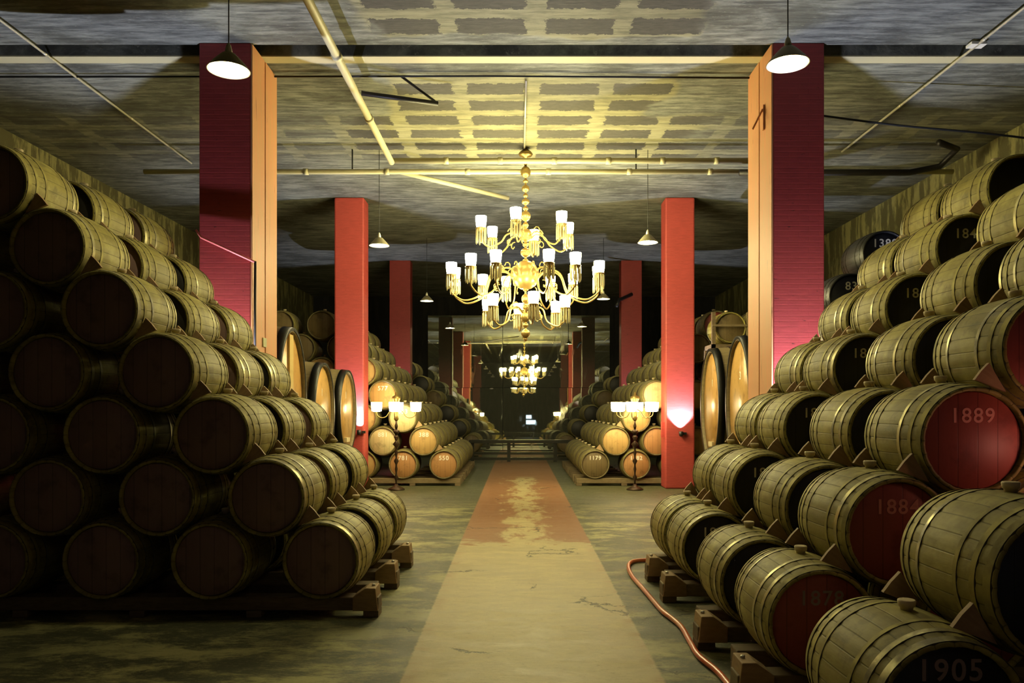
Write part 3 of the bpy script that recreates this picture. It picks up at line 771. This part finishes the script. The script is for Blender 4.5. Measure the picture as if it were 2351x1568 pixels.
# ---------------------------------------------------------------- pendant lamps
pend_shade = MB().lathe([(.025, .13), (.05, .125), (.085, .09), (.13, .04), (.165, 0), (.168, -.006), (.163, -.006), (.158, .0), (.125, .036), (.08, .083), (.045, .115), (.02, .12)], 32, 'Z', caps=False)
pend_out, pend_in = [], []
def pendant(x, y, z, label, bulb='bulb'):
    o = tag(link('pendant_lamp', None, loc=(x, y, z)), label, 'pendant lamp', 'enamel pendant lamps down the aisle')
    place_part('lamp_shade', P_SH, o); place_part('bulb', P_BULB, o, (0, 0, .045), M[bulb]); place_part('lamp_holder', P_CAP, o)
    link('cord', MB().tube([(0, 0, .2), (0, 0, ZC - z)], .005, 6).mesh('cord', M['cable']), o)
    return o
pm = MB()
pm.lathe([(.03, .135), (.055, .128), (.09, .092), (.135, .042), (.168, .0)], 32, 'Z', caps=False, mi=0)
pm.lathe([(.168, .0), (.162, -.002), (.13, .038), (.085, .085), (.045, .118), (.001, .122)], 32, 'Z', caps=False, mi=1)
P_SH = pm.mesh('lamp_shade', [M['shade_out'], M['enamel']])
P_BULB = MB().lathe([(.001, .05), (.018, .045), (.03, .02), (.034, 0), (.03, -.02), (.018, -.032), (.001, -.036)], 14).mesh('bulb', M['bulb'])
P_CAP = MB().lathe([(.032, .125), (.028, .16), (.018, .2), (.004, .22)], 12).mesh('lamp_holder', M['enamel'])
pos = [(6.08, 'nearest'), (12.66, 'second'), (19.24, 'third'), (25.8, 'farthest')]
for y, nm in pos:
    pendant(-2.31, y, 4.34, '%s enamel pendant lamp in the left row' % nm)
    pendant(2.15, y, 4.39, '%s enamel pendant lamp in the right row' % nm)
for y, nm in ((-.5, 'first'), (-7.1, 'second')):
    pendant(-2.31, y, 4.34, 'dim %s pendant lamp behind the camera, left row' % nm, 'bulb_dim')
    pendant(2.15, y, 4.39, 'dim %s pendant lamp behind the camera, right row' % nm, 'bulb_dim')

# ---------------------------------------------------------------- uplights on the columns
upm = MB().lathe([(.025, -.05), (.04, -.03), (.045, .05), (.04, .05), (.035, -.02), (.01, -.03)], 16, 'Z').box((-.015, .03, -.02), (.015, .09, .01)).box((.05, .03, -.02), (.12, .09, .03)).mesh('housing', M['black_pipe'])
def uplight(x, yface, z, label, wt=UP_W, col=(.74, .78, 1), cone=95, tilt=0, blend=.5, rx=0, d=.09):
    o = tag(link('spotlight', None, loc=(x, yface - d, z)), label, 'spotlight', 'small uplights on the columns')
    place_part('housing', upm, o)
    if d > .1: link('bracket', MB().box((-.015, .05, -.02), (.015, d, .01)).mesh('bracket', M['black_pipe']), o)
    ld = bpy.data.lights.new('uplight_beam', 'SPOT'); ld.energy = wt; ld.color = col; ld.spot_size = math.radians(cone); ld.spot_blend = blend; ld.shadow_soft_size = .02
    lo = bpy.data.objects.new('beam', ld); COL.objects.link(lo); lo.parent = o; lo.location = (0, 0, .055); lo.rotation_euler = (PI + math.radians(rx), math.radians(tilt), 0)
    return o
xl, xr = (IN_L + OUT_L) / 2, (IN_R + OUT_R) / 2
uplight(xl, 8.94, 1.15, 'uplight low on the left brick column, hidden behind barrels', 600, d=.26, rx=7)
uplight(xr, 8.94, 1.15, 'uplight low on the right brick column, hidden behind barrels', 600, d=.26, rx=7)
uplight(xl + .22, 15.5, 1.15, 'uplight low on the smooth red column at left', 400)
uplight(3.29, 15.5, 1.12, 'uplight glowing low on the smooth red column at right', 400)
uplight(xl, 22.15, 1.15, 'uplight low on the farthest left column', 260)
uplight(xr, 22.15, 1.15, 'uplight low on the farthest right column', 260)
# small red box on side of the right smooth column
tag(link('alarm_box', MB().box((-.06, -.05, -.16), (.0, .05, .16)).box((-.065, -.03, -.15), (-.05, .03, -.06)).mesh('alarm_box', M['red_smooth']), None, (IN_R, 15.62, 1.2)), 'small red box fixed to the aisle side of the right smooth column', 'box')

# ---------------------------------------------------------------- pipes and cables under the ceiling
def pipe(pts, r, m, label, cat='pipe', name='ceiling_pipe', couplings=0):
    p0 = pts[0]; o = link(name, None, loc=p0); tag(o, label, cat)
    P = [rel(p, p0) for p in pts]
    link('run', MB().tube(P, r, 12).mesh('run', M[m]), o)
    if couplings:
        a, b = Vector(P[0]), Vector(P[-1]); d = (b - a)
        for k in range(1, couplings + 1):
            c = a + d * (k / (couplings + 1)); u = d.normalized() * .04
            link('coupling', MB().tube([c - u, c + u], r * 1.25, 12).mesh('coupling', M[m]), o)
    return o
YX = 12.38
pipe([(-2.05, 3.0, 5.62), (-2.05, YX - .05, 5.62)], .048, 'steel_pipe', 'thick pale pipe running along the ceiling from the front to the cross pipes', couplings=4)
pipe([(-2.05, YX, 5.66), (4.1, YX, 5.66)], .045, 'steel_pipe', 'upper of two pale pipes crossing the ceiling above the chandelier', couplings=6)
pipe([(-6.2, YX + .25, 5.56), (-4, YX + .25, 5.56), (7.2, YX + .25, 5.56)], .042, 'steel_pipe', 'lower of two pale pipes crossing the whole ceiling above the chandelier', couplings=9)
pipe([(-2.0, 12.9, 5.64), (-.2, 14.8, 5.72)], .04, 'steel_pipe', 'short diagonal pale pipe beyond the cross pipes, left of the chandelier')
pipe([(-1.98, 9.62, 5.62), (-1.05, 9.95, 5.62)], .03, 'black_pipe', 'short black pipe branching from the thick ceiling pipe')
pipe([(-1.05, 9.95, 5.62), (-1.5, 9.78, 5.9)], .016, 'black_pipe', 'thin black strut holding the short black branch pipe', 'strut')
pipe([(.10, 9.9, 5.9), (.10, 12.5, 5.9)], .014, 'conduit', 'pale conduit along the ceiling feeding the chandelier', 'conduit', 'ceiling_conduit', 1)
pipe([(-5.66, 3, 5.88), (-5.66, 13.2, 5.88)], .014, 'conduit', 'thin conduit along the ceiling high over the left stack', 'conduit', 'ceiling_conduit', 4)
pipe([(5.35, 3, 5.88), (5.35, 12.6, 5.88)], .016, 'conduit', 'thin conduit along the ceiling high over the right stack', 'conduit', 'ceiling_conduit', 4)
pipe([(XL + .1, 9.75, 5.88), (-.3, 9.75, 5.89), (2.97, 9.8, 5.89)], .012, 'cable', 'black cable clipped across the ceiling behind the first columns', 'cable', 'ceiling_cable')
pipe([tuple(p) for p in catmull([(3.62, 9.75, 5.42), (4.9, 9.85, 5.30), (6.2, 9.95, 5.22), (7.5, 10.05, 5.1)], 6)], .014, 'cable', 'sagging black cable from the right brick column to the right wall', 'cable', 'hanging_cable')
pipe([(3.62, YX + .1, 5.5), (6.4, YX + .1, 5.5), (6.9, YX + .1, 5.6), (6.95, YX - .3, 5.75), (6.5, YX - .6, 5.75)], .05, 'black_pipe', 'dark pipe with a bend below the ceiling at right')
for x, k in ((-2.75, 'left'), (1.95, 'right')):
    pipe([(x, YX + .25, 5.56), (x, YX + .25, 5.93)], .012, 'cable', 'thin black hanger rod holding the cross pipes, %s of the chandelier' % k, 'rod', 'hanger_rod')
tag(link('junction_box', MB().box((-.09, -.06, -.03), (.09, .06, 0)).mesh('junction_box', M['enamel']), None, (5.35, 8.9, 5.9)), 'small white box on the ceiling at the right conduit', 'box')
pipe([(3.3, 22.16, 4.95), (2.9, 21.9, 4.75), (2.8, 21.8, 4.55)], .05, 'black_pipe', 'dark bent bracket arm near the top of the farthest right column', 'bracket', 'bracket_arm')

# ---------------------------------------------------------------- hose on the floor
hp = [(1.62, 8.15), (1.42, 8.1), (1.325, 7.85), (1.29, 7.4), (1.31, 6.9), (1.33, 6.4), (1.345, 6.1), (1.40, 5.7), (1.385, 5.3), (1.375, 5.0), (1.42, 4.7), (1.43, 4.4), (1.45, 4.0), (1.52, 3.2), (1.6, 2.4)]
hp = [(x - .19 if y < 8.12 and y > 3 else x - .19, y) for x, y in hp]
def hose_mat():
    m = mat('orange_hose', (.8, .2, .07), .3); g = G(m); v = g.coord(); n = g.noise(g.vmath('MULTIPLY', v, (1.0, 1.0, 1.0)), 3, 4)
    g.base(g.mix(g.step(n, .4, .6), (.78, .16, .06), (.85, .30, .13))); return m
ho = link('hose', MB().tube(catmull([(x, y, .021) for x, y in hp], 6), .02, 12).mesh('hose', hose_mat()))
tag(ho, 'orange rubber hose snaking along floor beside the right stack', 'hose')

# lamp added among right barrels, outside the frame, to redden the 1889 head
o = tag(link('added_red_lamp', None, loc=(3.02, 3.86, 1.30)), 'added red lamp out of view, tinting a barrel head in the near right stack', 'lamp')
link('base', MB().box((-.08, -.08, 0), (.08, .08, .03)).mesh('base', M['black_pipe']), o)
link('glass', MB().lathe([(.06, .03), (.06, .1), (.04, .14), (.001, .15)], 16).mesh('glass', emit('added_red_lamp_glass', (1, .42, .3), 17)), o)
print('barrels', NB, 'objects', len(sc.objects))
